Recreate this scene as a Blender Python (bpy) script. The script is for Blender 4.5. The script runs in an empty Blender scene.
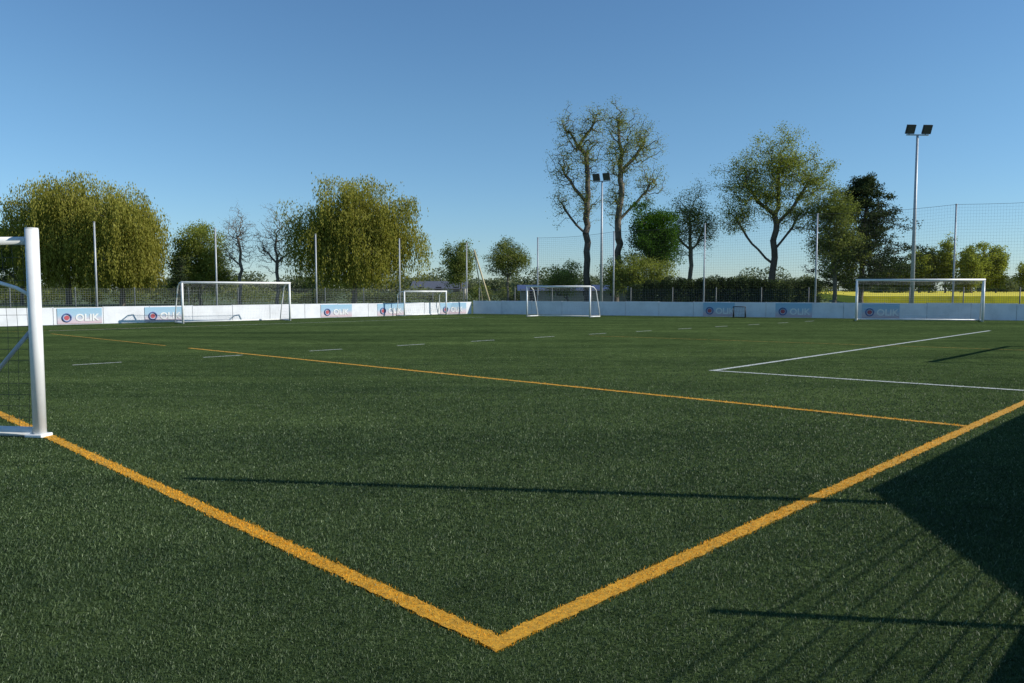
import bpy, math, random
import numpy as np
from mathutils import Vector, Matrix

SC = bpy.context.scene
random.seed(7)
SUN_AZ = math.radians(97.5)      # compass style: sin->x, cos->y
SUN_EL = math.radians(30.0)

# ------------------------------------------------------------------ helpers
def link(o, parent=None):
    SC.collection.objects.link(o)
    if parent is not None:
        o.parent = parent
    return o

def empty(name, loc=(0, 0, 0)):
    e = bpy.data.objects.new(name, None)
    e.empty_display_size = 0.3
    e.location = loc
    return link(e)

def fast_mesh(name, V, F, mats, midx=None, tint=None, col=None, parent=None, smooth=False):
    """V (n,3), F (m,k) uniform k"""
    V = np.asarray(V, dtype=np.float32); F = np.asarray(F, dtype=np.int32)
    me = bpy.data.meshes.new(name)
    k = F.shape[1]; m = F.shape[0]
    me.vertices.add(len(V)); me.vertices.foreach_set("co", V.ravel())
    me.loops.add(m * k); me.loops.foreach_set("vertex_index", F.ravel())
    me.polygons.add(m)
    me.polygons.foreach_set("loop_start", np.arange(0, m * k, k, dtype=np.int32))
    for mt in mats:
        me.materials.append(mt)
    if midx is not None:
        me.polygons.foreach_set("material_index", np.asarray(midx, dtype=np.int32))
    me.update(calc_edges=True)
    if tint is not None:
        a = me.attributes.new("tint", 'FLOAT', 'FACE')
        a.data.foreach_set("value", np.asarray(tint, dtype=np.float32))
    if col is not None:
        a = me.attributes.new("col", 'FLOAT_COLOR', 'FACE')
        a.data.foreach_set("color", np.asarray(col, dtype=np.float32).ravel())
    if smooth:
        me.polygons.foreach_set("use_smooth", np.ones(m, dtype=bool))
    o = bpy.data.objects.new(name, me)
    return link(o, parent)

class MB:
    def __init__(s): s.v = []; s.f = []; s.m = []; s.sm = []
    def quad(s, a, b, c, d, m=0):
        i = len(s.v); s.v += [tuple(a), tuple(b), tuple(c), tuple(d)]; s.f.append((i, i+1, i+2, i+3)); s.m.append(m); s.sm.append(False)
    def poly(s, pts, m=0):
        i = len(s.v); s.v += [tuple(p) for p in pts]; s.f.append(tuple(range(i, i+len(pts)))); s.m.append(m); s.sm.append(False)
    def box(s, o, ax, ay, az, m=0):
        """o = corner, ax, ay, az edge vectors"""
        o, ax, ay, az = map(Vector, (o, ax, ay, az))
        i = len(s.v)
        P = [o, o+ax, o+ax+ay, o+ay, o+az, o+ax+az, o+ax+ay+az, o+ay+az]
        s.v += [tuple(p) for p in P]
        for f in ((0,3,2,1),(4,5,6,7),(0,1,5,4),(1,2,6,5),(2,3,7,6),(3,0,4,7)):
            s.f.append(tuple(i+j for j in f)); s.m.append(m); s.sm.append(False)
    def tube(s, pts, r, n=8, m=0, caps=True):
        pts = [Vector(p) for p in pts]
        rs = r if isinstance(r, (list, tuple)) else [r]*len(pts)
        base = len(s.v); N = len(pts)
        t = (pts[1]-pts[0]).normalized()
        ref = Vector((0,0,1)) if abs(t.z) < 0.9 else Vector((1,0,0))
        for k, p in enumerate(pts):
            if k == 0: t = pts[1]-pts[0]
            elif k == N-1: t = pts[-1]-pts[-2]
            else: t = (pts[k+1]-pts[k]).normalized()+(pts[k]-pts[k-1]).normalized()
            t.normalize()
            u = t.cross(ref)
            if u.length < 1e-4: u = t.cross(Vector((0,1,0)))
            u.normalize(); w = t.cross(u)
            for j in range(n):
                a = 2*math.pi*j/n
                s.v.append(tuple(p+(u*math.cos(a)+w*math.sin(a))*rs[k]))
        for k in range(N-1):
            for j in range(n):
                a = base+k*n+j; b = base+k*n+(j+1) % n
                s.f.append((a, b, b+n, a+n)); s.m.append(m); s.sm.append(n > 4)
        if caps:
            s.f.append(tuple(base+j for j in reversed(range(n)))); s.m.append(m); s.sm.append(False)
            s.f.append(tuple(base+(N-1)*n+j for j in range(n))); s.m.append(m); s.sm.append(False)
    def build(s, name, mats, parent=None, bevel=0):
        me = bpy.data.meshes.new(name)
        me.from_pydata(s.v, [], s.f)
        for mt in mats: me.materials.append(mt)
        me.polygons.foreach_set("material_index", s.m)
        me.polygons.foreach_set("use_smooth", s.sm)
        me.update()
        o = bpy.data.objects.new(name, me)
        link(o, parent)
        if bevel:
            b = o.modifiers.new("bevel", 'BEVEL'); b.width = bevel; b.segments = 2; b.limit_method = 'ANGLE'
        return o

# ------------------------------------------------------------------ materials
def new_mat(name):
    m = bpy.data.materials.new(name); m.use_nodes = True
    nt = m.node_tree; nt.nodes.clear()
    out = nt.nodes.new('ShaderNodeOutputMaterial')
    return m, nt, out

def N(nt, t, **kw):
    n = nt.nodes.new(t)
    for k, v in kw.items(): setattr(n, k, v)
    return n

def noise(nt, scale, detail=4, rough=0.6, coord=None, vec_scale=None):
    n = N(nt, 'ShaderNodeTexNoise'); n.inputs['Scale'].default_value = scale
    n.inputs['Detail'].default_value = detail; n.inputs['Roughness'].default_value = rough
    if coord is None:
        tc = N(nt, 'ShaderNodeTexCoord'); coord = tc.outputs['Object']
    if vec_scale is not None:
        mp = N(nt, 'ShaderNodeMapping'); mp.inputs['Scale'].default_value = vec_scale
        nt.links.new(coord, mp.inputs['Vector']); coord = mp.outputs['Vector']
    nt.links.new(coord, n.inputs['Vector'])
    return n

def ramp(nt, fac, stops):
    r = N(nt, 'ShaderNodeValToRGB')
    el = r.color_ramp.elements
    el[0].position, el[0].color = stops[0][0], (*stops[0][1], 1)
    el[1].position, el[1].color = stops[-1][0], (*stops[-1][1], 1)
    for p, c in stops[1:-1]:
        e = el.new(p); e.color = (*c, 1)
    nt.links.new(fac, r.inputs['Fac'])
    return r

def paint(name, c, rough=0.45, var=0.15, scale=3.0, metal=0.0, bump=0.0):
    m, nt, out = new_mat(name)
    b = N(nt, 'ShaderNodeBsdfPrincipled')
    n = noise(nt, scale, 6, 0.65)
    lo = tuple(x*(1-var) for x in c); hi = tuple(min(1, x*(1+var*0.4)) for x in c)
    r = ramp(nt, n.outputs['Fac'], [(0.3, lo), (0.6, hi)])
    nt.links.new(r.outputs['Color'], b.inputs['Base Color'])
    b.inputs['Roughness'].default_value = rough; b.inputs['Metallic'].default_value = metal
    if bump:
        bp = N(nt, 'ShaderNodeBump'); bp.inputs['Strength'].default_value = bump; bp.inputs['Distance'].default_value = 0.01
        nt.links.new(n.outputs['Fac'], bp.inputs['Height']); nt.links.new(bp.outputs['Normal'], b.inputs['Normal'])
    nt.links.new(b.outputs[0], out.inputs[0])
    return m

def leaf_mat(name, dark, mid, light, trans=0.35):
    m, nt, out = new_mat(name)
    at = N(nt, 'ShaderNodeAttribute'); at.attribute_name = "tint"
    r = ramp(nt, at.outputs['Fac'], [(0.0, dark), (0.5, mid), (1.0, light)])
    d = N(nt, 'ShaderNodeBsdfDiffuse'); t = N(nt, 'ShaderNodeBsdfTranslucent')
    nt.links.new(r.outputs['Color'], d.inputs['Color'])
    mx = N(nt, 'ShaderNodeMix', data_type='RGBA', blend_type='MULTIPLY')
    mx.inputs['Factor'].default_value = 1.0
    nt.links.new(r.outputs['Color'], mx.inputs['A']); mx.inputs['B'].default_value = (1.3, 1.35, 0.8, 1)
    nt.links.new(mx.outputs['Result'], t.inputs['Color'])
    s = N(nt, 'ShaderNodeMixShader'); s.inputs['Fac'].default_value = trans
    nt.links.new(d.outputs[0], s.inputs[1]); nt.links.new(t.outputs[0], s.inputs[2])
    nt.links.new(s.outputs[0], out.inputs[0])
    return m

M_white = paint("white_paint", (0.80, 0.80, 0.78), 0.35, 0.12, 2.5)
M_board = paint("white_board", (0.76, 0.77, 0.79), 0.5, 0.14, 1.2)
M_galv = paint("galvanised_steel", (0.42, 0.44, 0.46), 0.5, 0.2, 6, 0.2)
M_fence = paint("fence_wire", (0.12, 0.135, 0.135), 0.55, 0.2, 6)
M_dark = paint("dark_metal", (0.02, 0.02, 0.022), 0.6)
M_net = paint("net_cord", (0.55, 0.55, 0.55), 0.8)
M_netd = paint("dark_net_cord", (0.05, 0.05, 0.055), 0.8)
M_glass = paint("lamp_glass", (0.06, 0.065, 0.07), 0.35)
M_bark = paint("bark", (0.15, 0.13, 0.10), 0.9, 0.45, 2.0)
M_barkd = paint("dark_bark", (0.11, 0.09, 0.07), 0.9, 0.45, 2.0)
M_barkg = paint("grey_bark", (0.19, 0.165, 0.135), 0.9, 0.4, 2.0)

L_willow = leaf_mat("willow_leaves", (0.16, 0.16, 0.03), (0.29, 0.28, 0.06), (0.42, 0.39, 0.10), 0.45)
L_olive = leaf_mat("olive_leaves", (0.09, 0.115, 0.03), (0.18, 0.21, 0.06), (0.29, 0.31, 0.11), 0.42)
L_green = leaf_mat("green_leaves", (0.025, 0.06, 0.008), (0.055, 0.12, 0.018), (0.11, 0.19, 0.035), 0.35)
L_fresh = leaf_mat("fresh_leaves", (0.13, 0.155, 0.03), (0.24, 0.27, 0.06), (0.36, 0.38, 0.11), 0.42)
L_pine = leaf_mat("pine_needles", (0.022, 0.034, 0.018), (0.048, 0.070, 0.032), (0.11, 0.125, 0.05), 0.15)
L_hedge = leaf_mat("hedge_leaves", (0.020, 0.034, 0.014), (0.042, 0.062, 0.024), (0.09, 0.105, 0.04), 0.2)
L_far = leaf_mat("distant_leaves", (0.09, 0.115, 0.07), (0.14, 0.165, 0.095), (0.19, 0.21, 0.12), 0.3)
L_bud = leaf_mat("buds", (0.12, 0.10, 0.06), (0.17, 0.15, 0.08), (0.24, 0.2, 0.1), 0.2)

# ground (meadow)
def ground_mat():
    m, nt, out = new_mat("meadow")
    b = N(nt, 'ShaderNodeBsdfPrincipled'); b.inputs['Roughness'].default_value = 0.9
    n1 = noise(nt, 0.05, 6, 0.6); n2 = noise(nt, 3.0, 8, 0.7)
    r1 = ramp(nt, n1.outputs['Fac'], [(0.35, (0.055, 0.095, 0.018)), (0.65, (0.12, 0.155, 0.035))])
    r2 = ramp(nt, n2.outputs['Fac'], [(0.3, (0.6, 0.6, 0.6)), (0.7, (1.2, 1.2, 1.2))])
    mx = N(nt, 'ShaderNodeMix', data_type='RGBA', blend_type='MULTIPLY'); mx.inputs['Factor'].default_value = 1
    nt.links.new(r1.outputs[0], mx.inputs['A']); nt.links.new(r2.outputs[0], mx.inputs['B'])
    nt.links.new(mx.outputs['Result'], b.inputs['Base Color']); nt.links.new(b.outputs[0], out.inputs[0])
    return m

def turf_mat():
    m, nt, out = new_mat("artificial_turf")
    b = N(nt, 'ShaderNodeBsdfDiffuse')
    big = noise(nt, 0.30, 5, 0.6)
    band = noise(nt, 1.0, 6, 0.65, vec_scale=(0.08, 0.7, 1))
    mid = noise(nt, 3.0, 10, 0.88)
    fine = noise(nt, 55.0, 6, 0.8)
    r1 = ramp(nt, fine.outputs['Fac'], [(0.33, (0.016, 0.032, 0.011)), (0.52, (0.054, 0.090, 0.032)), (0.72, (0.135, 0.19, 0.08))])
    cur = r1.outputs[0]
    for n_, lo, hi in ((mid, (0.35, 0.38, 0.36), (1.7, 1.62, 1.6)), (big, (0.76, 0.78, 0.78), (1.28, 1.24, 1.18)), (band, (0.66, 0.70, 0.74), (1.45, 1.36, 1.25))):
        r2 = ramp(nt, n_.outputs['Fac'], [(0.3, lo), (0.7, hi)])
        mx = N(nt, 'ShaderNodeMix', data_type='RGBA', blend_type='MULTIPLY'); mx.inputs['Factor'].default_value = 1
        nt.links.new(cur, mx.inputs['A']); nt.links.new(r2.outputs[0], mx.inputs['B']); cur = mx.outputs['Result']
    nt.links.new(cur, b.inputs['Color'])
    bp = N(nt, 'ShaderNodeBump'); bp.inputs['Strength'].default_value = 0.8; bp.inputs['Distance'].default_value = 0.02
    nt.links.new(fine.outputs['Fac'], bp.inputs['Height']); nt.links.new(bp.outputs['Normal'], b.inputs['Normal'])
    nt.links.new(b.outputs[0], out.inputs[0])
    return m

def line_mat(name, lo, hi):
    m, nt, out = new_mat(name)
    b = N(nt, 'ShaderNodeBsdfPrincipled'); b.inputs['Roughness'].default_value = 0.8
    n = noise(nt, 45, 8, 0.85)
    r = ramp(nt, n.outputs['Fac'], [(0.36, lo), (0.58, hi)])
    nt.links.new(r.outputs[0], b.inputs['Base Color']); nt.links.new(b.outputs[0], out.inputs[0])
    return m

def blade_mat():
    m, nt, out = new_mat("grass_fibres")
    at = N(nt, 'ShaderNodeAttribute'); at.attribute_name = "col"
    b = N(nt, 'ShaderNodeBsdfPrincipled'); b.inputs['Roughness'].default_value = 0.5
    b.inputs['Specular IOR Level'].default_value = 0.25
    # broad banded and patchy tone variation of the pile
    band = noise(nt, 1.0, 5, 0.6, vec_scale=(0.16, 0.75, 1)); r2 = ramp(nt, band.outputs['Fac'], [(0.32, (0.74, 0.77, 0.80)), (0.68, (1.28, 1.22, 1.14))])
    pat = noise(nt, 2.2, 5, 0.65); r3 = ramp(nt, pat.outputs['Fac'], [(0.32, (0.80, 0.82, 0.84)), (0.68, (1.18, 1.15, 1.10))])
    cur = at.outputs['Color']
    for r_ in (r2, r3):
        mx = N(nt, 'ShaderNodeMix', data_type='RGBA', blend_type='MULTIPLY'); mx.inputs['Factor'].default_value = 1
        nt.links.new(cur, mx.inputs['A']); nt.links.new(r_.outputs[0], mx.inputs['B']); cur = mx.outputs['Result']
    t = N(nt, 'ShaderNodeBsdfTranslucent')
    nt.links.new(cur, b.inputs['Base Color']); nt.links.new(cur, t.inputs['Color'])
    s = N(nt, 'ShaderNodeMixShader'); s.inputs['Fac'].default_value = 0.25
    nt.links.new(b.outputs[0], s.inputs[1]); nt.links.new(t.outputs[0], s.inputs[2])
    nt.links.new(s.outputs[0], out.inputs[0])
    return m

M_ground, M_turf = ground_mat(), turf_mat()
M_yel = line_mat("yellow_marking", (0.24, 0.14, 0.012), (0.76, 0.385, 0.022))
M_wht = line_mat("white_marking", (0.16, 0.20, 0.14), (0.72, 0.74, 0.70))
M_blade = blade_mat()

# ------------------------------------------------------------------ ground, pitch
R = 3500
mb = MB(); mb.quad((-R, -R, 0), (R, -R, 0), (R, R, 0), (-R, R, 0)); mb.build("ground", [M_ground])
mb = MB(); mb.poly([(-30, -30, .004), (24, -30, .004), (52, 28.2, .004), (-2.6, 49.75, .004), (-41, 14.2, .004)])
mb.build("artificial_turf_pitch", [M_turf])

# rape field beyond the fence to the right: knee-high crop block
m_rape, nt, out = new_mat("rapeseed")
b = N(nt, 'ShaderNodeBsdfPrincipled'); b.inputs['Roughness'].default_value = 0.9
n_ = noise(nt, 0.5, 6, 0.7)
r_ = ramp(nt, n_.outputs['Fac'], [(0.3, (0.42, 0.36, 0.01)), (0.55, (0.78, 0.64, 0.012))])
nt.links.new(r_.outputs[0], b.inputs['Base Color']); nt.links.new(b.outputs[0], out.inputs[0])
mb = MB(); mb.poly([(37, 82, .9), (120, 82, .9), (330, 420, .9), (150, 420, .9)])
mb.poly([(37, 82, .004), (120, 82, .004), (120, 82, .9), (37, 82, .9)])
mb.poly([(37, 82, .9), (150, 420, .9), (150, 420, .004), (37, 82, .004)])
mb.build("rapeseed_field", [m_rape])

# ------------------------------------------------------------------ markings
O = np.array([-0.066, 3.265]); A = np.array([-0.7120, 0.7022]); B = np.array([0.7022, 0.7120])
LINES = []   # (p0,p1,width,kind)
def seg(p0, p1, w, k): LINES.append((np.array(p0, float), np.array(p1, float), w, k))
seg(O - A*0.055, O + A*34, 0.115, 'y')
seg(O - B*0.05, O + B*46, 0.115, 'y')
seg((5.20, 8.61), (-8.6, 20.4), 0.115, 'y')
seg((-9.6, 21.25), (-16.3, 27.1), 0.06, 'y')
seg((2.6, 25.9), (15.5, 18.25), 0.045, 'y')
seg((3.855, 14.66), (18.2, 29.2), 0.115, 'w')
seg((3.80, 14.70), (10.9, 9.53), 0.115, 'w')
bd = np.array([.729, .684])
for k in range(-2, 13):
    c = np.array([-8.7, 16.05]) + bd*2.68*k
    seg(c - bd*.47, c + bd*.47, 0.085, 'w')
seg((-17.5, 29.0), (-1.5, 43.8), 0.08, 'w')
seg((-24.0, 24.0), (-13.0, 33.2), 0.05, 'y')

rng = np.random.default_rng(3)
for kind, nm, mt in (('y', "yellow_line_marking", M_yel), ('w', "white_line_marking", M_wht)):
    mb = MB(); zi = 0
    for (p0, p1, w, k) in LINES:
        if k != kind: continue
        zi += 1
        L = np.linalg.norm(p1-p0); d = (p1-p0)/L; n = np.array([-d[1], d[0]])
        ns = max(4, int(min(L, 60)/0.04)); z = 0.008 + 0.0015*(zi % 3)
        prev = None
        for i in range(ns+1):
            c = p0 + d*L*i/ns
            a = c + n*(w/2-.006 + rng.normal()*0.006); bb = c - n*(w/2-.006 + rng.normal()*0.006)
            if prev is not None:
                mb.quad((*prev[1], z), (*bb, z), (*a, z), (*prev[0], z))
            prev = (a, bb)
    mb.build(nm, [mt])

# ------------------------------------------------------------------ turf fibres near the viewer
n0 = 900000
u = rng.random(n0); rr = 2.2*(24/2.2)**u
fade = np.clip((24-rr)/15.0, 0, 1)
rr = rr[rng.random(n0) < fade]
n = len(rr); th = (rng.random(n)-.5)*2*math.radians(43)
x = rr*np.sin(th); y = rr*np.cos(th)
sc_ = np.clip(rr/3.4, 0.8, 2.4)
ang = rng.random(n)*2*math.pi + 0.8*np.sin(x*2.1+y*1.3)
h = (0.005 + rng.random(n)*0.008)*np.clip(sc_, 0.9, 1.4)
w = 0.0014*sc_*(0.6+rng.random(n)*0.9)
tl = h*(0.2+rng.random(n)*1.0)
dx, dy = np.cos(ang), np.sin(ang)
px, py = -dy, dx
rot = rng.random(n)*math.pi
qx = px*np.cos(rot*.5)-py*np.sin(rot*.5); qy = px*np.sin(rot*.5)+py*np.cos(rot*.5)
z0 = np.full(n, 0.004)
V = np.empty((n, 4, 3), np.float32)
V[:, 0] = np.stack([x-qx*w, y-qy*w, z0], 1)
V[:, 1] = np.stack([x+qx*w, y+qy*w, z0], 1)
tx, ty = x+dx*tl, y+dy*tl
V[:, 2] = np.stack([tx+qx*w*.5, ty+qy*w*.5, z0+h], 1)
V[:, 3] = np.stack([tx-qx*w*.5, ty-qy*w*.5, z0+h], 1)
g = rng.random(n)
base = np.array([0.034, 0.062, 0.023]); lite = np.array([0.135, 0.195, 0.085])
tt = np.clip(g**1.7, 0, 1)[:, None]
col = base*(1-tt)+lite*tt
spark = rng.random(n) < 0.03
col[spark] = np.array([0.26, 0.33, 0.19])  # sparkle put into the colour: a few random fibres painted paler
P = np.stack([x, y], 1)
for (p0, p1, w_, k) in LINES:
    d = p1-p0; L = np.linalg.norm(d); d = d/L
    rel = P-p0; s_ = rel@d; q = np.abs(rel@np.array([-d[1], d[0]]))
    q = q + rng.normal(size=n)*0.009
    inside = (s_ > -0.01) & (s_ < L+0.01) & (q < w_/2)
    sh = (0.70+0.5*rng.random(n))[:, None]
    c = np.array([0.84, 0.42, 0.022]) if k == 'y' else np.array([0.78, 0.79, 0.76])
    keep = inside & (rng.random(n) < (0.92 if k == 'y' else .85))
    col[keep] = (c*sh)[keep]
col4 = np.concatenate([np.clip(col, 0, .95), np.ones((n, 1))], 1)
F = np.arange(n*4, dtype=np.int32).reshape(n, 4)
fast_mesh("grass", V.reshape(-1, 3), F, [M_blade], col=col4)

# ------------------------------------------------------------------ barriers, fences
class Wall:
    def __init__(s, p, q):
        s.p = Vector((p[0], p[1], 0)); s.q = Vector((q[0], q[1], 0))
        s.d = (s.q-s.p).normalized(); s.L = (s.q-s.p).length
        s.n = s.d.cross(Vector((0, 0, 1)))     # faces the pitch
    def P(s, t, off, z): return s.p + s.d*t + s.n*off + Vector((0, 0, z))

def barrier(name, W, t0, t1, h, bw=2.0):
    e = empty(name)
    mb = MB(); t = t0; up = Vector((0, 0, 1)); r_ = random.Random(name)
    while t < t1-0.05:
        ww = min(bw, t1-t)-0.02
        off = r_.uniform(-.006, .006)
        mb.box(W.P(t, -.02+off, 0.02), W.d*ww, W.n*-.03, up*(h-.02+r_.uniform(-.015, .015)))
        t += bw
    mb.build("panels", [M_board], e, bevel=0.006)
    mb = MB(); t = t0
    while t < t1:
        mb.box(W.P(t-.03, -.058, 0), W.d*.06, W.n*-.05, up*(h+.02)); t += bw
    mb.box(W.P(t0, -.115, h*.8), W.d*(t1-t0), W.n*-.03, up*.05)
    mb.box(W.P(t0, -.115, h*.2), W.d*(t1-t0), W.n*-.03, up*.05)
    mb.build("posts", [M_galv], e)
    return e

WL = Wall((-21.5, 32.2), (-2.6, 49.7))
WR = Wall((-2.6, 49.7), (25.7, 38.5))
barrier("barrier_wall", WL, -22, WL.L, 0.78)
barrier("barrier_wall", WR, 0.1, 52, 0.86)

def mesh_fence(name, W, t0, t1, z0, z1, off):
    e = empty(name); mb = MB()
    t = t0
    while t < t1:
        mb.box(W.P(t-.003, off, z0), W.d*.006, W.n*-.005, Vector((0, 0, z1-z0))); t += 0.10
    mb.build("vertical_wires", [M_fence], e)
    mb = MB(); z = z0
    while z <= z1+.001:
        mb.box(W.P(t0, off-.006, z-.004), W.d*(t1-t0), W.n*-.006, Vector((0, 0, .008))); z += 0.1
    mb.build("horizontal_wires", [M_fence], e)
    mb = MB(); t = t0
    while t <= t1:
        mb.tube([W.P(t, off-.05, 0), W.P(t, off-.05, z1+.08)], .03, 8); t += 2.5
    mb.build("posts", [M_fence], e)
mesh_fence("mesh_fence", WL, -22, WL.L, 0.1, 1.60, -.45)
mesh_fence("mesh_fence", WR, 0.3, 52, 0.1, 1.62, -.45)

POLES_L = [(-22.9, 30.7), (-18.7, 34.8), (-14.65, 38.5), (-10.6, 42.3), (-6.54, 46.05), (-2.75, 50.0)]
POLES_R = [(1.5, 48.07, 4.8), (6.03, 46.28, 5.05), (11.0, 44.3, 5.35), (16.6, 42.1, 5.7), (22.8, 39.7, 5.95), (29.5, 37.0, 6.1)]
up = Vector((0, 0, 1))
def shift(p, W, o):
    return Vector((p[0], p[1], 0)) + W.n*o
for p in POLES_L:
    v = shift(p, WL, -.3); mb = MB(); mb.tube([v, v+up*4.6], [.045, .038], 10)
    mb.tube([v+up*4.6, v+up*4.63], .05, 10)
    mb.build("net_pole", [M_galv])
tops = []
for p in POLES_R:
    v = shift(p, WR, -.3); mb = MB(); mb.tube([v, v+up*p[2]], [.048, .042], 10)
    mb.tube([v+up*p[2], v+up*(p[2]+.03)], .053, 10)
    mb.build("net_pole", [M_galv]); tops.append((v, p[2]))
mb = MB()
for (a, ha), (b_, hb) in zip(tops[:-1], tops[1:]):
    L = (b_-a).length; k = int(L/0.13)
    for i in range(k+1):
        f = i/k; p = a.lerp(b_, f); hh = ha*(1-f)+hb*f - 0.10*math.sin(math.pi*f)
        mb.tube([p+up*1.6, p+up*hh], .0024, 3, caps=False)
    nz = 27
    for j in range(nz+1):
        pts = []
        for i in range(7):
            f = i/6; p = a.lerp(b_, f); hh = ha*(1-f)+hb*f - 0.10*math.sin(math.pi*f)
            pts.append(p+up*(1.6+(hh-1.6)*j/nz))
        mb.tube(pts, .009 if j == nz else .0024, 3, caps=False)
mb.build("ball_stop_net", [M_netd])

# advertising boards -------------------------------------------------
m_ad, nt, out = new_mat("advert_print")
b = N(nt, 'ShaderNodeBsdfPrincipled'); b.inputs['Roughness'].default_value = 0.4
tc = N(nt, 'ShaderNodeTexCoord'); sx = N(nt, 'ShaderNodeSeparateXYZ'); nt.links.new(tc.outputs['Generated'], sx.inputs[0])
r_ = ramp(nt, sx.outputs['Z'], [(0.0, (0.62, 0.46, 0.50)), (0.28, (0.60, 0.55, 0.60)), (0.55, (0.36, 0.52, 0.64)), (1.0, (0.30, 0.50, 0.64))])
nt.links.new(r_.outputs[0], b.inputs['Base Color']); nt.links.new(b.outputs[0], out.inputs[0])
M_red = paint("red_print", (0.45, 0.08, 0.10), 0.5); M_blue = paint("blue_print", (0.10, 0.14, 0.32), 0.5)
def advert(W, t0, t1, h):
    e = empty("advertising_board")
    mb = MB()
    mb.box(W.P(t0, .0, 0.06), W.d*(t1-t0), W.n*-.008, up*(h-.1)); mb.build("panel", [m_ad], e)
    rot = Matrix((W.d, up, W.n)).transposed().to_4x4()
    cz = h*.42; rad = h*.22
    c = W.P(t0+.14*(t1-t0)+.12, .012, cz)
    mb = MB(); pts = [c+W.d*math.cos(a)*rad+up*math.sin(a)*rad for a in np.linspace(0, 2*math.pi, 25)]
    mb.tube(pts, .032, 6); mb.build("ring_logo", [M_blue], e)
    mb = MB(); mb.poly([c+W.d*math.cos(a)*rad*.6+up*math.sin(a)*rad*.6 for a in np.linspace(0, 2*math.pi, 19)[:-1]]); mb.build("logo_dot", [M_red], e)
    cu = bpy.data.curves.new("lettering", 'FONT'); cu.body = "OLIK"; cu.size = h*.55; cu.extrude = .004; cu.offset = .012
    cu.materials.append(M_white)
    o = bpy.data.objects.new("lettering", cu); link(o, e)
    o.matrix_world = Matrix.Translation(W.P(t0+.34*(t1-t0)+.1, .012, cz-h*.19)) @ rot
for a, c in ((-2.6, -.8), (2.14, 3.93), (5.77, 7.47), (14.95, 16.9), (18.6, 20.5), (23.2, 25.3)): advert(WL, a, c, .78)
for a, c in ((14.65, 16.4), (18.6, 20.5), (23.0, 24.8)): advert(WR, a, c, .86)

# ------------------------------------------------------------------ goals
def goal(name, p0, p1, h, depth, away, r=.05, net=True, nd=0.14, nr=.0016, toparm=.55):
    e = empty(name)
    a = Vector((*p0, r*.3)); b_ = Vector((*p1, r*.3)); aw = Vector((*away, 0)).normalized()
    d = (b_-a).normalized()
    mb = MB()
    mb.tube([a, a+up*(h-r)], r, 14); mb.tube([b_, b_+up*(h-r)], r, 14)
    mb.tube([a-d*r+up*(h-r), b_+d*r+up*(h-r)], r*1.02, 14)
    mb.build("posts_and_crossbar", [M_white], e)
    mb = MB(); r2 = r*.55
    prof = []
    for q in (a, b_):
        pts = [q+up*(h-r*1.2), q+aw*toparm*.7+up*(h-.08), q+aw*(toparm+.1)+up*(h-.25), q+aw*(depth*.8)+up*(h*.45), q+aw*depth+up*.06]
        mb.tube(pts, r2, 8)
        mb.tube([q+up*.04, q+aw*depth+up*.04], r2*1.2, 8)
        prof.append(pts)
    mb.tube([a+aw*depth+up*.04, b_+aw*depth+up*.04], r2*1.2, 8)
    mb.build("back_frame", [M_white], e)
    if net:
        mb = MB(); L = (b_-a).length; k = int(L/nd)
        def prof_pt(q, t):
            pts = prof[0]; n_ = len(pts)-1; i = min(int(t*n_), n_-1); f = t*n_-i
            return (q-a) + pts[i].lerp(pts[i+1], f)
        for i in range(k+1):
            q = a.lerp(b_, i/k); sag = .06*math.sin(math.pi*i/k)
            mb.tube([prof_pt(q, j/8)-up*sag*math.sin(math.pi*j/8) for j in range(9)], nr, 3, caps=False)
        rows = int((h+depth)/nd)
        for j in range(rows+1):
            t = j/rows; mb.tube([prof_pt(a, t), prof_pt(a.lerp(b_, .5), t)-up*.06, prof_pt(b_, t)], nr, 3, caps=False)
        for q in (a, b_):
            m_ = int(h/nd)
            for j in range(1, m_):
                z = h*j/m_; dd = depth if z < h*.3 else depth*.85-(depth*.85-toparm)*(z-h*.3)/(h*.7)
                mb.tube([q+up*z, q+aw*dd+up*z], nr, 3, caps=False)
            m_ = int(depth/nd)
            for j in range(1, m_+1):
                dd = depth*j/(m_+1); zz = h-.1 if dd < toparm else h*(1-(dd-toparm)/(depth-toparm)*.9)
                mb.tube([q+aw*dd+up*.05, q+aw*dd+up*zz], nr, 3, caps=False)
        mb.build("net", [M_net], e)
    return e
goal("football_goal", (-15.0, 35.0), (-11.1, 38.4), 1.93, 1.2, (-.64, .77), .05)
goal("football_goal", (-6.3, 45.0), (-4.05, 47.3), 1.5, .8, (-.7, .7), .045)
goal("football_goal", (.86, 44.1), (4.35, 42.9), 1.78, 1.1, (.6, .8), .05)
goal("football_goal", (17.2, 38.4), (22.8, 37.2), 2.08, 1.3, (.45, .9), .055)
# goal standing on the right-hand side line (only its shadow reaches the picture)
goal("football_goal", (12.5, 15.95), (17.2, 20.6), 2.1, 1.2, (.7, -.7), .05)

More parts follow.
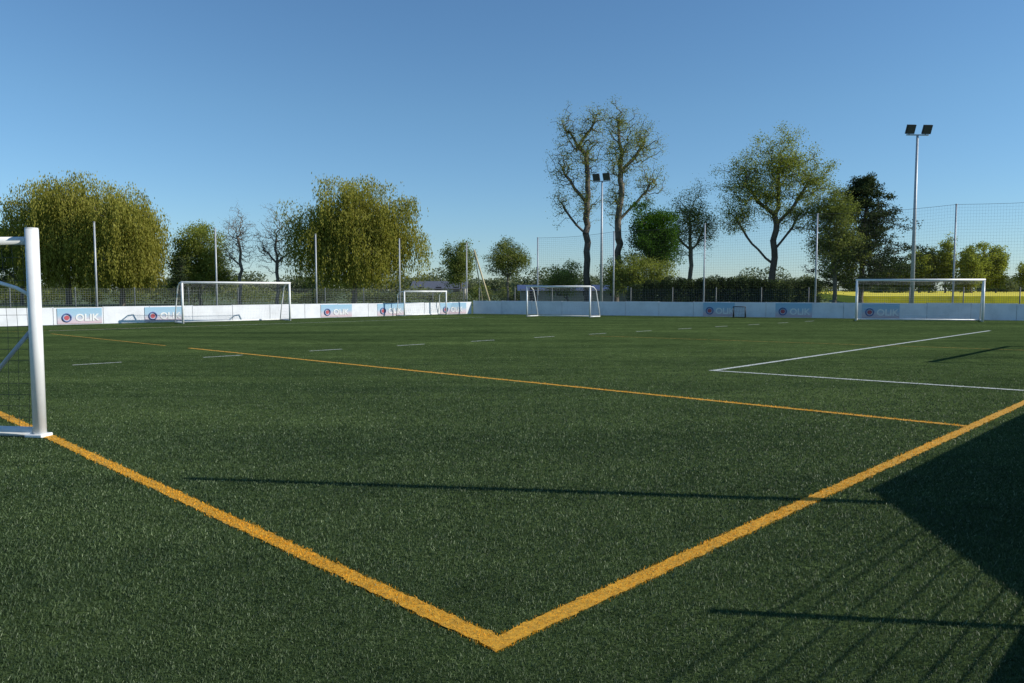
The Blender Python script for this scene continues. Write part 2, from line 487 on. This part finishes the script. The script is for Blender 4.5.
# near goal at the left edge
e = empty("football_goal")
P0 = Vector((-4.98, 8.02, 0)); D = Vector((-.99, .14, 0)).normalized(); S = Vector((-.14, -.99, 0))
mb = MB(); r = .064; H = 2.18
mb.tube([P0+up*.01, P0+up*(H)], r, 20)
mb.tube([P0+up*H, P0+up*(H+.012)], r*.96, 20)
mb.tube([P0+D*5+up*.01, P0+D*5+up*H], r, 20)
mb.tube([P0+D*(r*.9)+up*(H-.12), P0+D*(5-r)+up*(H-.12)], r*.66, 16)
mb.build("posts_and_crossbar", [M_white], e)
mb = MB()
mb.tube([P0+D*.05+up*.055, P0+D*5+up*.055], .055, 12)
mb.tube([P0+D*.6+S*.03+up*.05, P0+D*.6+S*1.3+up*.05], .04, 12)
mb.tube([P0+D*5+S*.03+up*.05, P0+D*5+S*1.3+up*.05], .04, 12)
mb.build("ground_frame", [M_white], e)
mb = MB(); mb.box(P0-D*.085-S*.085+up*.006, D*.20, S*.17, up*.035); mb.build("foot_plate", [M_white], e, bevel=.01)
mb = MB()
mb.tube([P0+D*.06+up*1.12, P0+D*.35+up*.82, P0+D*.7+up*.45, P0+D*1.1+up*.08], .022, 8)
mb.build("brace", [M_galv], e)
mb = MB()
mb.tube([P0+D*.06+up*1.50, P0+D*.2+up*1.57, P0+D*.45+up*1.64, P0+D*.8+up*1.68, P0+D*1.3+up*1.68], .02, 8)
mb.build("net_support", [M_white], e)
mb = MB()
for i in range(1, 42):
    q = P0+D*(i*.12)
    mb.tube([q+up*(H-.16), q+S*-.04+up*1.1, q+up*.08], .0024, 3, caps=False)
for j in range(1, 17):
    z = .09+j*.12
    mb.tube([P0+D*.06+up*z, P0+D*2.5+up*(z-.03)-S*.04, P0+D*5+up*z], .0024, 3, caps=False)
mb.build("net", [M_netd], e)

# ------------------------------------------------------------------ near side barrier / rail (to the right of the viewer)
def fieldpt(a_, b_, z):
    q = O + A*a_ + B*b_; return Vector((q[0], q[1], z))
e = empty("barrier_wall")
mb = MB(); a0 = -2.30; th = .05
def prism(b0, b1, h0, h1):
    f = [fieldpt(a0, b0, .01), fieldpt(a0, b1, .01), fieldpt(a0, b1, h1), fieldpt(a0, b0, h0)]
    g_ = [p + Vector((-A[0]*th, -A[1]*th, 0)) for p in f]
    mb.quad(*f); mb.quad(*reversed(g_))
    for i in range(4): mb.quad(f[i], g_[i], g_[(i+1) % 4], f[(i+1) % 4])
prism(1.3, 2.7, .50, .52); prism(2.71, 5.35, .55, 1.5)  # out-of-view end boards, low and sloped outline shaped to cast the turf shadow
t = 5.35
while t < 34: prism(t, t+2.0, 1.53, 1.53); t += 2.0
mb.build("panels", [M_board], e)
e = empty("hand_rail")
mb = MB()
mb.tube([fieldpt(-2.36, 2.38, 0), fieldpt(-2.36, 2.38, 1.36)], .03, 10)
mb.tube([fieldpt(-2.36, .4, 0), fieldpt(-2.36, .4, 1.1)], .025, 10)
mb.build("posts", [M_galv], e)
mb = MB()
for z in (.60, .68, .79, .9, 1.01, 1.12, 1.2): mb.tube([fieldpt(-2.36, .4, z), fieldpt(-2.36, 5.2, z)], .0042, 6)
mb.build("rails", [M_galv], e)
q0 = fieldpt(-2.42, 5.07, 0); mb = MB(); mb.tube([q0, q0+up*4.55], [.055, .048], 12); mb.tube([q0+up*4.55, q0+up*4.58], .06, 12); mb.build("net_pole", [M_galv])

# ------------------------------------------------------------------ floodlights
def mast(x, y, h, r0, heads, yaw=0):
    e = empty("floodlight_mast", (x, y, 0))
    mb = MB(); mb.tube([(0, 0, 0), (0, 0, h*.5), (0, 0, h)], [r0, r0*.75, r0*.5], 12)
    mb.tube([(0, 0, 0), (0, 0, .25)], r0*1.7, 12); mb.build("mast", [M_galv], e)
    mb = MB(); c, s = math.cos(yaw), math.sin(yaw)
    mb.box((-.85*c, -.85*s-.04, h-.04), (1.7*c, 1.7*s, 0), (-.08*s, .08*c, 0), (0, 0, .08)); mb.build("crossarm", [M_galv], e)
    for i, k in enumerate(heads):
        mb = MB(); cx = k*c; cy = k*s
        ax = Vector((c, s, 0)); f = Vector((s, -c, -.45)).normalized(); u = ax.cross(f)
        if u.z < 0: u = -u
        o = Vector((cx, cy, h+.10)) - ax*.33
        mb.box(o, ax*.66, f*.14, u*.66)
        mb.box(o+ax*.15-f*.16+u*.12, ax*.34, f*.155, u*.34)
        mb.box(o+ax*.04+f*.142+u*.04, ax*.58, f*.01, u*.58, 1)
        mb.tube([Vector((cx, cy, h-.02)), Vector((cx, cy, h+.25))], .03, 8)
        mb.build("lamp_head_%d" % (i+1), [M_dark, M_glass], e)
mast(30.15, 58, 13.05, .16, (-.66, .60), 0.06)
mast(8.35, 72, 11.6, .15, (-.5, .5), -.5)

# leaning boom by the corner
mb = MB(); mb.tube([(-1.3, 52.5, 0), (-2.6, 52.8, 4.3)], [.07, .05], 8); mb.tube([(-1.9, 52.7, 0), (-2.6, 52.8, 4.28)], [.04, .035], 8)
mb.build("leaning_pole", [paint("pale_wood", (0.5, 0.42, 0.25), .7)])
# small practice goal by the right wall
e = empty("mini_goal"); mb = MB()
c = Vector((12.6, 42.6, 0)); dd = WR.d
for s_ in (-.32, .32):
    mb.tube([c+dd*s_, c+dd*s_+up*.62], .025, 8); mb.tube([c+dd*s_+up*.6, c+dd*s_-WR.n*.5+up*.03], .018, 8)
    mb.tube([c+dd*s_+up*.03, c+dd*s_-WR.n*.5+up*.03], .018, 8)
mb.tube([c-dd*.34+up*.62, c+dd*.34+up*.62], .025, 8); mb.tube([c-dd*.32-WR.n*.5+up*.03, c+dd*.32-WR.n*.5+up*.03], .018, 8)
mb.build("frame", [M_dark], e)
mb = MB()
for i in range(9):
    q = c+dd*(-.32+.08*i); mb.tube([q+up*.6, q-WR.n*.5+up*.03], .005, 3, caps=False)
for j in range(7):
    q = c-WR.n*(.5*j/7)+up*(.6-.57*j/7); mb.tube([q-dd*.32, q+dd*.32], .005, 3, caps=False)
mb.build("net", [M_netd], e)

# ------------------------------------------------------------------ houses far behind
def house(name, x, y, w, d, hw, hr, wall, roof):
    e = empty(name, (x, y, 0)); mw = paint(name+"_wall", wall, .8); mr = paint(name+"_roof", roof, .7, .3, 4)
    mb = MB(); mb.box((-w/2, -d/2, 0), (w, 0, 0), (0, d, 0), (0, 0, hw))
    for s_ in (-1, 1): mb.poly([(s_*w/2, -d/2, hw), (s_*w/2, d/2, hw), (s_*w/2, 0, hw+hr)])
    mb.build("walls", [mw], e)
    mb = MB()
    for s_ in (-1, 1):
        mb.quad((-w/2-.4, s_*(d/2+.4), hw-.12), (w/2+.4, s_*(d/2+.4), hw-.12), (w/2+.4, 0, hw+hr+.1), (-w/2-.4, 0, hw+hr+.1))
    mb.build("roof", [mr], e)
    mb = MB(); k = int(w/3)
    for i in range(k):
        cx = -w/2+w*(i+.5)/k
        mb.box((cx-.5, -d/2-.03, .9 if i else .05), (1.0, 0, 0), (0, .02, 0), (0, 0, 1.2 if i else 2.0))
    mb.build("windows_and_door", [M_dark], e)
house("clubhouse", 8.5, 90, 15, 7, 1.6, .45, (.34, .33, .30), (.05, .08, .18))
house("house", -12.5, 135, 9, 8, 1.9, 1.1, (.4, .37, .32), (.10, .11, .14))

# ------------------------------------------------------------------ trees
def tubes_np(P0, P1, R0, R1, n):
    T = P1-P0; L = np.linalg.norm(T, axis=1, keepdims=True)+1e-9; T = T/L
    ref = np.where(np.abs(T[:, 2:3]) < .9, np.array([[0, 0, 1.]]), np.array([[1., 0, 0]]))
    U = np.cross(T, ref); U /= np.linalg.norm(U, axis=1, keepdims=True); W = np.cross(T, U)
    m = len(P0); V = np.empty((m, 2, n, 3))
    for j in range(n):
        a = 2*math.pi*j/n; d = U*math.cos(a)+W*math.sin(a)
        V[:, 0, j] = P0+d*R0[:, None]-T*R0[:, None]*.2; V[:, 1, j] = P1+d*R1[:, None]+T*R1[:, None]*.2
    idx = np.arange(m)[:, None]*2*n; j = np.arange(n)[None, :]; j2 = (j+1) % n
    F = np.stack([idx+j, idx+j2, idx+n+j2, idx+n+j], 2).reshape(-1, 4)
    return V.reshape(-1, 3), F

def leaf_quads(C, size, g, vertical=False):
    n = len(C)
    if vertical:
        v = np.stack([g.normal(size=n)*.18, g.normal(size=n)*.18, -np.ones(n)], 1)
    else:
        v = g.normal(size=(n, 3))
    v /= np.linalg.norm(v, axis=1, keepdims=True)
    w = g.normal(size=(n, 3)); u = np.cross(v, w); u /= np.linalg.norm(u, axis=1, keepdims=True)+1e-9
    s = size*(.6+.8*g.random(n))[:, None]
    asp = .38 if vertical else .65
    a = C-v*s*.5; c = C+v*s*.5; b_ = C+u*s*asp*.5+v*s*.08; d = C-u*s*asp*.5+v*s*.08
    V = np.stack([a, b_, c, d], 1).reshape(-1, 3)
    return V, np.arange(n*4).reshape(n, 4)

def tree(name, x, y, lobes, split, ncl, nleaf, lsize, sigma, bark, leaf, rtip=.012, seed=0, willow=False, wl=(1.2, 4.2),
         pts=None, lean=0.0, expo=.46, trunk_to=None, flat=1.0, shell=2.2, scale=1.0):
    g = np.random.default_rng(seed)
    nodes = [np.array([0, 0, -.2])]; par = [-1]
    k = max(3, int(split/1.2))
    for i in range(1, k+1):
        nodes.append(np.array([lean*split*(i/k)+g.normal()*.06, g.normal()*.06, split*i/k])); par.append(len(nodes)-2)
    trunk_top = len(nodes)-1
    if trunk_to:
        kk = int((trunk_to-split)/1.0)
        for i in range(1, kk+1):
            nodes.append(np.array([nodes[-1][0]*1.0+g.normal()*.05, g.normal()*.05, split+(trunk_to-split)*i/kk])); par.append(len(nodes)-2)
    targets = []
    if pts is None:
        vol = np.array([l[3]*l[4]*l[5] for l in lobes])**.75; vol /= vol.sum()
        for li, l in enumerate(lobes):
            c = np.array(l[:3], float)
            arr = np.array(nodes); dz = c[2]-arr[:, 2]
            dh = np.linalg.norm(arr[:, :2]-c[:2], axis=1)
            dd = np.linalg.norm(arr-c, axis=1)+2.5*np.maximum(0, dh*1.1-dz)     # limbs leave at a steep angle
            dd[:max(1, trunk_top-1)] += 6
            st = int(np.argmin(dd)) if li else trunk_top
            p0 = nodes[st]; cur = st; ns = max(3, int(np.linalg.norm(c-p0)/.8))
            bow = np.array([c[0]-p0[0], c[1]-p0[1], 0])*.12
            for i in range(1, ns+1):
                f = i/ns; q = p0*(1-f)+c*f + bow*math.sin(math.pi*f) + g.normal(size=3)*.09
                nodes.append(q); par.append(cur); cur = len(nodes)-1
            m = max(4, int(ncl*vol[li]))
            dr = g.normal(size=(m, 3)); dr /= np.linalg.norm(dr, axis=1, keepdims=True)
            bump = 1+.16*np.sin(dr[:, 0]*5+seed)+.14*np.sin(dr[:, 2]*6+seed*2.1)+(.03 if willow else .11)*g.normal(size=m)
            rad = g.random(m)**(1/shell)*bump
            q = c+dr*rad[:, None]*np.array(l[3:6]); targets += [t for t in q]
    else:
        targets = [np.array(p) for p in pts]
    T = np.array(targets)
    arr0 = np.array(nodes)
    order = np.argsort([np.min(np.linalg.norm(arr0-t, axis=1)) for t in T])
    cap = len(nodes)+len(T)*4+10
    ARR = np.zeros((cap, 3)); cnt = len(nodes); ARR[:cnt] = arr0
    tipn = []
    for oi in order:
        t = T[oi]
        if t[2] < 0.4: continue
        a_ = ARR[:cnt]; dd = np.linalg.norm(a_-t, axis=1)+(.9*flat)*np.maximum(0, a_[:, 2]-t[2])
        dd[:max(2, trunk_top-1)] += 1.5
        st = int(np.argmin(dd)); p0 = ARR[st]; L = np.linalg.norm(t-p0); ns = 3 if L > .8 else 2
        cur = st
        for i in range(1, ns+1):
            f = i/ns; q = p0*(1-f)+t*f
            if i < ns: q = q+g.normal(size=3)*.06*L+np.array([0, 0, .08*L*math.sin(math.pi*f)])
            ARR[cnt] = q; par.append(cur); cur = cnt; cnt += 1
        tipn.append(cur)
    ARR = ARR[:cnt]; par = np.array(par)
    w = np.zeros(cnt); w[tipn] = 1.0
    for i in range(cnt-1, 0, -1): w[par[i]] += w[i]
    w = np.maximum(w, .6)
    Rr = rtip*w**expo
    i = np.arange(1, cnt); p_ = par[1:]
    R1 = Rr[i]; R0 = np.minimum(Rr[p_], R1*1.25)
    R0[:2] *= np.array([1.4, 1.1])
    P0, P1 = ARR[p_], ARR[i]
    bv, bf = tubes_np(P0, P1, R0, R1, 6)
    tips = ARR[tipn]; ctint = g.random(len(tips))
    if willow:
        ns = 8; S = np.repeat(tips, ns, 0); ct = np.repeat(ctint, ns)
        S = S+g.normal(size=S.shape)*np.array([.5, .5, .16])
        Ls = wl[0]+(wl[1]-wl[0])*g.random(len(S)); Ls = np.minimum(Ls, np.maximum(.3, S[:, 2]-1.0-g.random(len(S))*1.5))
        q = max(2, nleaf//ns); C = np.repeat(S, q, 0); Lr = np.repeat(Ls, q); ct = np.repeat(ct, q)
        f = g.random(len(C)); C = C.copy(); C[:, 2] -= f*Lr
        out_ = C[:, :2]; rr_ = np.linalg.norm(out_, axis=1, keepdims=True)+.1
        C[:, :2] += out_/rr_*(.25*np.sin(f*2)[:, None]) + g.normal(size=(len(C), 2))*.09
        m2 = int(len(tips)*40); ii = g.integers(0, len(tips), m2)
        C2 = tips[ii]+g.normal(size=(m2, 3))*np.array([.55, .55, .25])
        lv, lf = leaf_quads(np.concatenate([C, C2]), lsize, g, vertical=True)
        tint = np.concatenate([ct*.6+.2-.15*f, ctint[ii]*.6+.3])
        tint = np.clip(tint+g.normal(size=len(tint))*.15, 0, 1)
    else:
        q = g.poisson(nleaf*(.25+1.5*g.random(len(tips)))); C = np.repeat(tips, q, 0)
        C = C+g.normal(size=C.shape)*sigma*np.array([1, 1, .75*flat if flat < 1 else .75])
        ct = np.repeat(ctint, q)
        lv, lf = leaf_quads(C, lsize, g)
        tint = np.clip(ct*.55+.22+g.normal(size=len(C))*.16, 0, 1)
    V = np.concatenate([bv, lv]); F = np.concatenate([bf, lf+len(bv)])
    mi = np.concatenate([np.zeros(len(bf)), np.ones(len(lf))]); ti = np.concatenate([np.zeros(len(bf)), tint])
    o = fast_mesh(name, V*scale, F, [bark, leaf], mi, ti)
    o.location = (x, y, 0)
    return o

# left willows
tree("willow_tree", -44.4, 77, [(0, 0, 9.2, 3.6, 3.4, 3.6), (-3.0, .5, 7.6, 2.7, 2.6, 3.2), (2.6, -.5, 8.2, 2.7, 2.6, 3.2), (-.6, -.4, 5.4, 4.0, 3, 2.6)], 3.0, 460, 170, .22, .5, M_bark, L_willow, .014, 11, True, scale=1.05)
tree("willow_tree", -38.0, 75, [(0, 0, 7.9, 3.0, 2.8, 3.3), (1.7, .4, 6.8, 2.2, 2.2, 3.0), (-1.2, 0, 5.2, 2.4, 2.4, 2.4), (1.2, -.6, 4.6, 2.4, 2.4, 2.4)], 2.6, 380, 170, .22, .5, M_bark, L_willow, .014, 12, True, scale=1.02)
tree("deciduous_tree", -50.3, 79, [(0, 0, 5.2, 2.5, 2.6, 3.0), (-2.5, 0, 5.0, 2.2, 2.4, 2.6)], 2.0, 240, 110, .16, .42, M_bark, L_olive, .013, 13)
tree("deciduous_tree", -32.0, 79, [(0, 0, 5.0, 2.6, 2.4, 3.2), (1.4, .4, 3.4, 1.8, 1.8, 2.2), (-1.6, .2, 3.2, 1.8, 1.8, 2.2)], 1.2, 280, 150, .15, .42, M_bark, L_fresh, .012, 14)
tree("bare_tree", -27.2, 77, [(0, 0, 6.8, 1.9, 1.8, 3.2), (-.9, 0, 5.0, 1.3, 1.1, 2.2)], 2.0, 700, 6, .07, .2, M_barkg, L_bud, .009, 15, expo=.44)
tree("bare_tree", -23.8, 78, [(0, 0, 6.6, 2.0, 2.0, 3.2), (1.2, 0, 5.4, 1.5, 1.4, 2.3), (-1.2, 0, 5.6, 1.3, 1.2, 2.2)], 1.8, 820, 6, .07, .2, M_barkg, L_bud, .009, 16, expo=.44)
tree("willow_tree", -15.4, 75, [(0.2, 0, 9.0, 3.5, 3.4, 3.3), (-3.5, .5, 7.0, 2.8, 2.6, 3.0), (3.8, -.3, 7.2, 2.6, 2.6, 3.2), (0, -.5, 5.4, 4.4, 3, 2.6)], 3.2, 480, 165, .21, .5, M_bark, L_willow, .015, 17, True, scale=1.03)
# middle
tree("deciduous_tree", -7.8, 116, [(0, 0, 5.6, 2.1, 2.0, 3.0)], 2.0, 130, 90, .22, .5, M_bark, L_olive, .014, 18)
tree("deciduous_tree", -.4, 77, [(0, 0, 5.0, 1.6, 1.6, 2.0), (-.9, 0, 4.2, 1.2, 1.1, 1.5), (1.1, 0, 4.4, 1.2, 1.1, 1.5)], 2.0, 180, 90, .12, .32, M_bark, L_olive, .012, 39)
tree("shrub", 5.6, 78, [(0, 0, 2.8, 1.9, 1.8, 1.8), (-1.4, 0, 2.2, 1.1, 1.4, 1.3)], .6, 110, 100, .13, .34, M_bark, L_fresh, .012, 20)
# tall pair, only just coming into leaf
tree("poplar_tree", 7.6, 77, [(-.2, 0, 15.0, 2.0, 2.2, 4.0), (-2.6, 0, 13.6, 1.8, 1.8, 3.0), (-2.0, .3, 17.3, 1.7, 1.6, 2.4), (.6, 0, 18.4, 1.5, 1.5, 2.0), (-2.6, .4, 10.2, 1.3, 1.2, 2.0), (-.2, .2, 10.4, 1.6, 1.5, 3.0)],
     4.6, 1000, 11, .11, .28, M_barkd, L_fresh, .0145, 21, lean=-.02, shell=1.7)
tree("poplar_tree", 10.5, 78, [(.4, 0, 15.0, 2.2, 2.1, 3.6), (2.6, 0, 16.2, 1.9, 1.8, 2.8), (.3, .3, 18.2, 1.9, 1.6, 2.2), (3.4, .4, 12.2, 1.7, 1.4, 2.4), (0.0, .4, 10.6, 1.6, 1.3, 3.0)],
     3.6, 1000, 15, .11, .28, M_bark, L_fresh, .0145, 22, lean=.02, shell=1.7)
tree("deciduous_tree", 13.6, 76, [(0, 0, 7.0, 2.1, 2.1, 2.9), (1.2, 0, 5.6, 1.3, 1.5, 2.2)], 2.5, 220, 150, .15, .4, M_bark, L_green, .014, 23)
tree("shrub", 11.6, 74, [(0, 0, 3.2, 2.2, 1.8, 2.0), (2.4, 0, 2.8, 1.4, 1.4, 1.8), (-1.6, 0, 2.6, 1.3, 1.4, 1.4)], .7, 220, 100, .14, .36, M_bark, L_fresh, .012, 24)
tree("deciduous_tree", 18.2, 79, [(0, 0, 9.0, 2.2, 1.9, 3.0), (-1.4, 0, 7.2, 1.7, 1.4, 2.2), (1.4, 0, 7.8, 1.6, 1.4, 2.4)], 2.4, 480, 30, .12, .35, M_bark, L_olive, .013, 25, shell=1.8)
tree("deciduous_tree", 26.2, 78, [(.6, 0, 14.2, 3.1, 2.8, 3.5), (-3.0, 0, 12.6, 2.7, 2.2, 3.0), (3.7, 0, 12.6, 2.6, 2.2, 3.2), (-3.6, .3, 9.0, 2.0, 1.8, 1.9), (2.8, .3, 9.2, 2.4, 1.8, 2.2), (-.4, 0, 10.8, 2.2, 2.0, 2.4)],
     2.4, 900, 50, .13, .38, M_barkd, L_fresh, .0145, 26, shell=1.8)
tree("deciduous_tree", 31.4, 75, [(0, 0, 8.8, 2.1, 2.0, 3.2), (-.8, 0, 5.6, 1.8, 1.8, 2.4), (1.2, 0, 5.0, 1.8, 1.8, 2.6)], 2.2, 330, 95, .14, .42, M_bark, L_olive, .013, 27)
# pine
g = np.random.default_rng(40); pts = []
for z in np.arange(1.8, 12.6, .42):
    Lm = 5.6*(1-((z-1.6)/11.6)**1.5)*(.62+.6*g.random())+.5
    for k in range(8):
        a = g.random()*2*math.pi; L = Lm*(.6+.5*g.random())
        for f in (.3, .5, .65, .8, .92, 1.0):
            pts.append((L*f*math.cos(a)+g.normal()*.16, L*f*math.sin(a)+g.normal()*.16, z+.10*L*f+g.normal()*.16))
tree("pine_tree", 34.9, 77, [], 2.0, 0, 40, .16, .27, M_barkd, L_pine, .010, 28, pts=pts, trunk_to=12.4, flat=.7)
g = np.random.default_rng(41); pts = []
for z in np.arange(.6, 4.6, .3):
    for k in range(9):
        a = g.random()*2*math.pi; L = 1.5*(1-z/5.0)*(.6+.5*g.random())
        for f in (.5, 1.0): pts.append((L*f*math.cos(a), L*f*math.sin(a), z-.1*L*f))
tree("spruce_tree", -31.4, 73, [], .5, 0, 30, .12, .15, M_barkd, L_pine, .009, 29, pts=pts, trunk_to=4.7, flat=.6)
# poplar row at right
g = np.random.default_rng(50)
for i, px_ in enumerate((884, 903, 918, 930, 944, 957, 968, 980, 993)):
    X = (px_-512)*.234; h_ = 10.6+g.random()*2.6 if i > 1 else 8.0
    tree("poplar_tree", X, 180+g.normal()*2, [(0, 0, h_*.55, 1.7+g.random()*.5, 2, h_*.45)], 1.2, 110, 80, .36, .55, M_bark, L_fresh if i % 3 else L_olive, .02, 60+i)
tree("deciduous_tree", 120, 178, [(0, 0, 5, 4, 3, 3), (6, 0, 5, 4, 3, 2.6)], 1.5, 140, 80, .36, .6, M_bark, L_olive, .02, 75)

def leaf_mass(name, C, size, mat, seed, ct=None):
    g = np.random.default_rng(seed); V, F = leaf_quads(C, size, g)
    t = np.clip((ct if ct is not None else .5)+g.normal(size=len(C))*.17, 0, 1)
    return fast_mesh(name, V, F, [mat], tint=t)
# hedge: a row of merged dark bushes of uneven height
g = np.random.default_rng(80); C = []; T_ = []
x_ = 9.8
while x_ < 23.2:
    rw = .6+g.random()*.5; hh = 2.0+g.random()*.6; k = 4200
    d = g.normal(size=(k, 3)); d /= np.linalg.norm(d, axis=1, keepdims=True); rr_ = g.random(k)**.3
    d = np.sign(d)*np.abs(d)**.65
    C.append(np.stack([x_+d[:, 0]*rr_*rw*1.1, 58.5+g.normal()*.15+d[:, 1]*rr_*rw, np.maximum(.05, hh*.5+d[:, 2]*rr_*hh*.5)], 1))
    T_.append(np.full(k, .25+.5*g.random())); x_ += rw*(.7+.35*g.random())
leaf_mass("hedge", np.concatenate(C), .12, L_hedge, 81, np.concatenate(T_))
# distant tree line
g = np.random.default_rng(90); C = []; T_ = []
x_ = -330.0
while x_ < 330:
    D_ = 300+g.normal()*12; hh = (4.5+g.random()*4.0)*(1.0 if g.random() < .85 else 1.35); rw = 4+g.random()*5
    k = int(650*rw/4); d = g.normal(size=(k, 3)); d /= np.linalg.norm(d, axis=1, keepdims=True); rr_ = g.random(k)**.4
    c = np.stack([x_+d[:, 0]*rr_*rw, D_+d[:, 1]*rr_*rw*.7, np.maximum(.2, hh*.5+d[:, 2]*rr_*hh*.5)], 1)
    C.append(c); T_.append(np.full(k, .2+.6*g.random())); x_ += rw*(.45+.45*g.random())
leaf_mass("distant_tree_line", np.concatenate(C), .75, L_far, 91, np.concatenate(T_))
# low scrub just behind the fence
g = np.random.default_rng(95); C = []; T_ = []
for (xa, xb, D_, hmx) in ((-62, -10, 84, 2.6), (-12, 12, 98, 2.2), (14, 35, 84, 2.8), (-90, -55, 90, 4)):
    x_ = xa
    while x_ < xb:
        rw = 1.0+g.random()*1.7; hh = hmx*(.4+.7*g.random()); k = 1000
        d = g.normal(size=(k, 3)); d /= np.linalg.norm(d, axis=1, keepdims=True); rr_ = g.random(k)**.4
        C.append(np.stack([x_+d[:, 0]*rr_*rw, D_+d[:, 1]*rr_*rw, np.maximum(.1, hh*.5+d[:, 2]*rr_*hh*.5)], 1))
        T_.append(np.full(k, .10+.55*g.random())); x_ += rw*(.7+.6*g.random())
leaf_mass("scrub", np.concatenate(C), .18, L_olive, 96, np.concatenate(T_))

# ------------------------------------------------------------------ world, sun, camera
wd = bpy.data.worlds.new("World"); SC.world = wd; wd.use_nodes = True
nt = wd.node_tree; nt.nodes.clear()
sky = nt.nodes.new('ShaderNodeTexSky'); sky.sky_type = 'NISHITA'; sky.sun_disc = False
sky.sun_elevation = SUN_EL; sky.sun_rotation = SUN_AZ
sky.air_density = 1.0; sky.dust_density = 0.0; sky.ozone_density = 3.0; sky.altitude = 0
# colour correction by elevation (cooler towards the horizon, deeper blue above)
tc = nt.nodes.new('ShaderNodeTexCoord'); sx = nt.nodes.new('ShaderNodeSeparateXYZ'); nt.links.new(tc.outputs['Generated'], sx.inputs[0])
r_ = ramp(nt, sx.outputs['Z'], [(0.0, (0.60, 0.76, 1.00)), (0.10, (0.66, 0.86, 1.02)), (0.22, (0.71, 0.93, 1.03)), (0.45, (0.70, 0.94, 1.08))])
mx = N(nt, 'ShaderNodeMix', data_type='RGBA', blend_type='MULTIPLY'); mx.inputs['Factor'].default_value = 1
nt.links.new(sky.outputs[0], mx.inputs['A']); nt.links.new(r_.outputs[0], mx.inputs['B'])
bg = nt.nodes.new('ShaderNodeBackground'); bg.inputs['Strength'].default_value = 0.12
wo = nt.nodes.new('ShaderNodeOutputWorld')
nt.links.new(mx.outputs['Result'], bg.inputs[0]); nt.links.new(bg.outputs[0], wo.inputs[0])

sl = bpy.data.lights.new("sun", 'SUN'); sl.energy = 5.0; sl.angle = math.radians(.5); sl.color = (1, .95, .86)
so = bpy.data.objects.new("sun", sl); link(so)
to_sun = Vector((math.sin(SUN_AZ)*math.cos(SUN_EL), math.cos(SUN_AZ)*math.cos(SUN_EL), math.sin(SUN_EL)))
so.rotation_euler = to_sun.to_track_quat('Z', 'Y').to_euler(); so.location = (60, -8, 40)

cam = bpy.data.cameras.new("camera"); cam.sensor_width = 36; cam.lens = 27.0; cam.clip_end = 9000; cam.clip_start = .05
co = bpy.data.objects.new("camera", cam); link(co)
co.location = (0, 0, 1.55); co.rotation_euler = (math.radians(90-3.836), 0, 0)
SC.camera = co
SC.view_settings.view_transform = 'Standard'; SC.view_settings.look = 'None'; SC.view_settings.exposure = 0
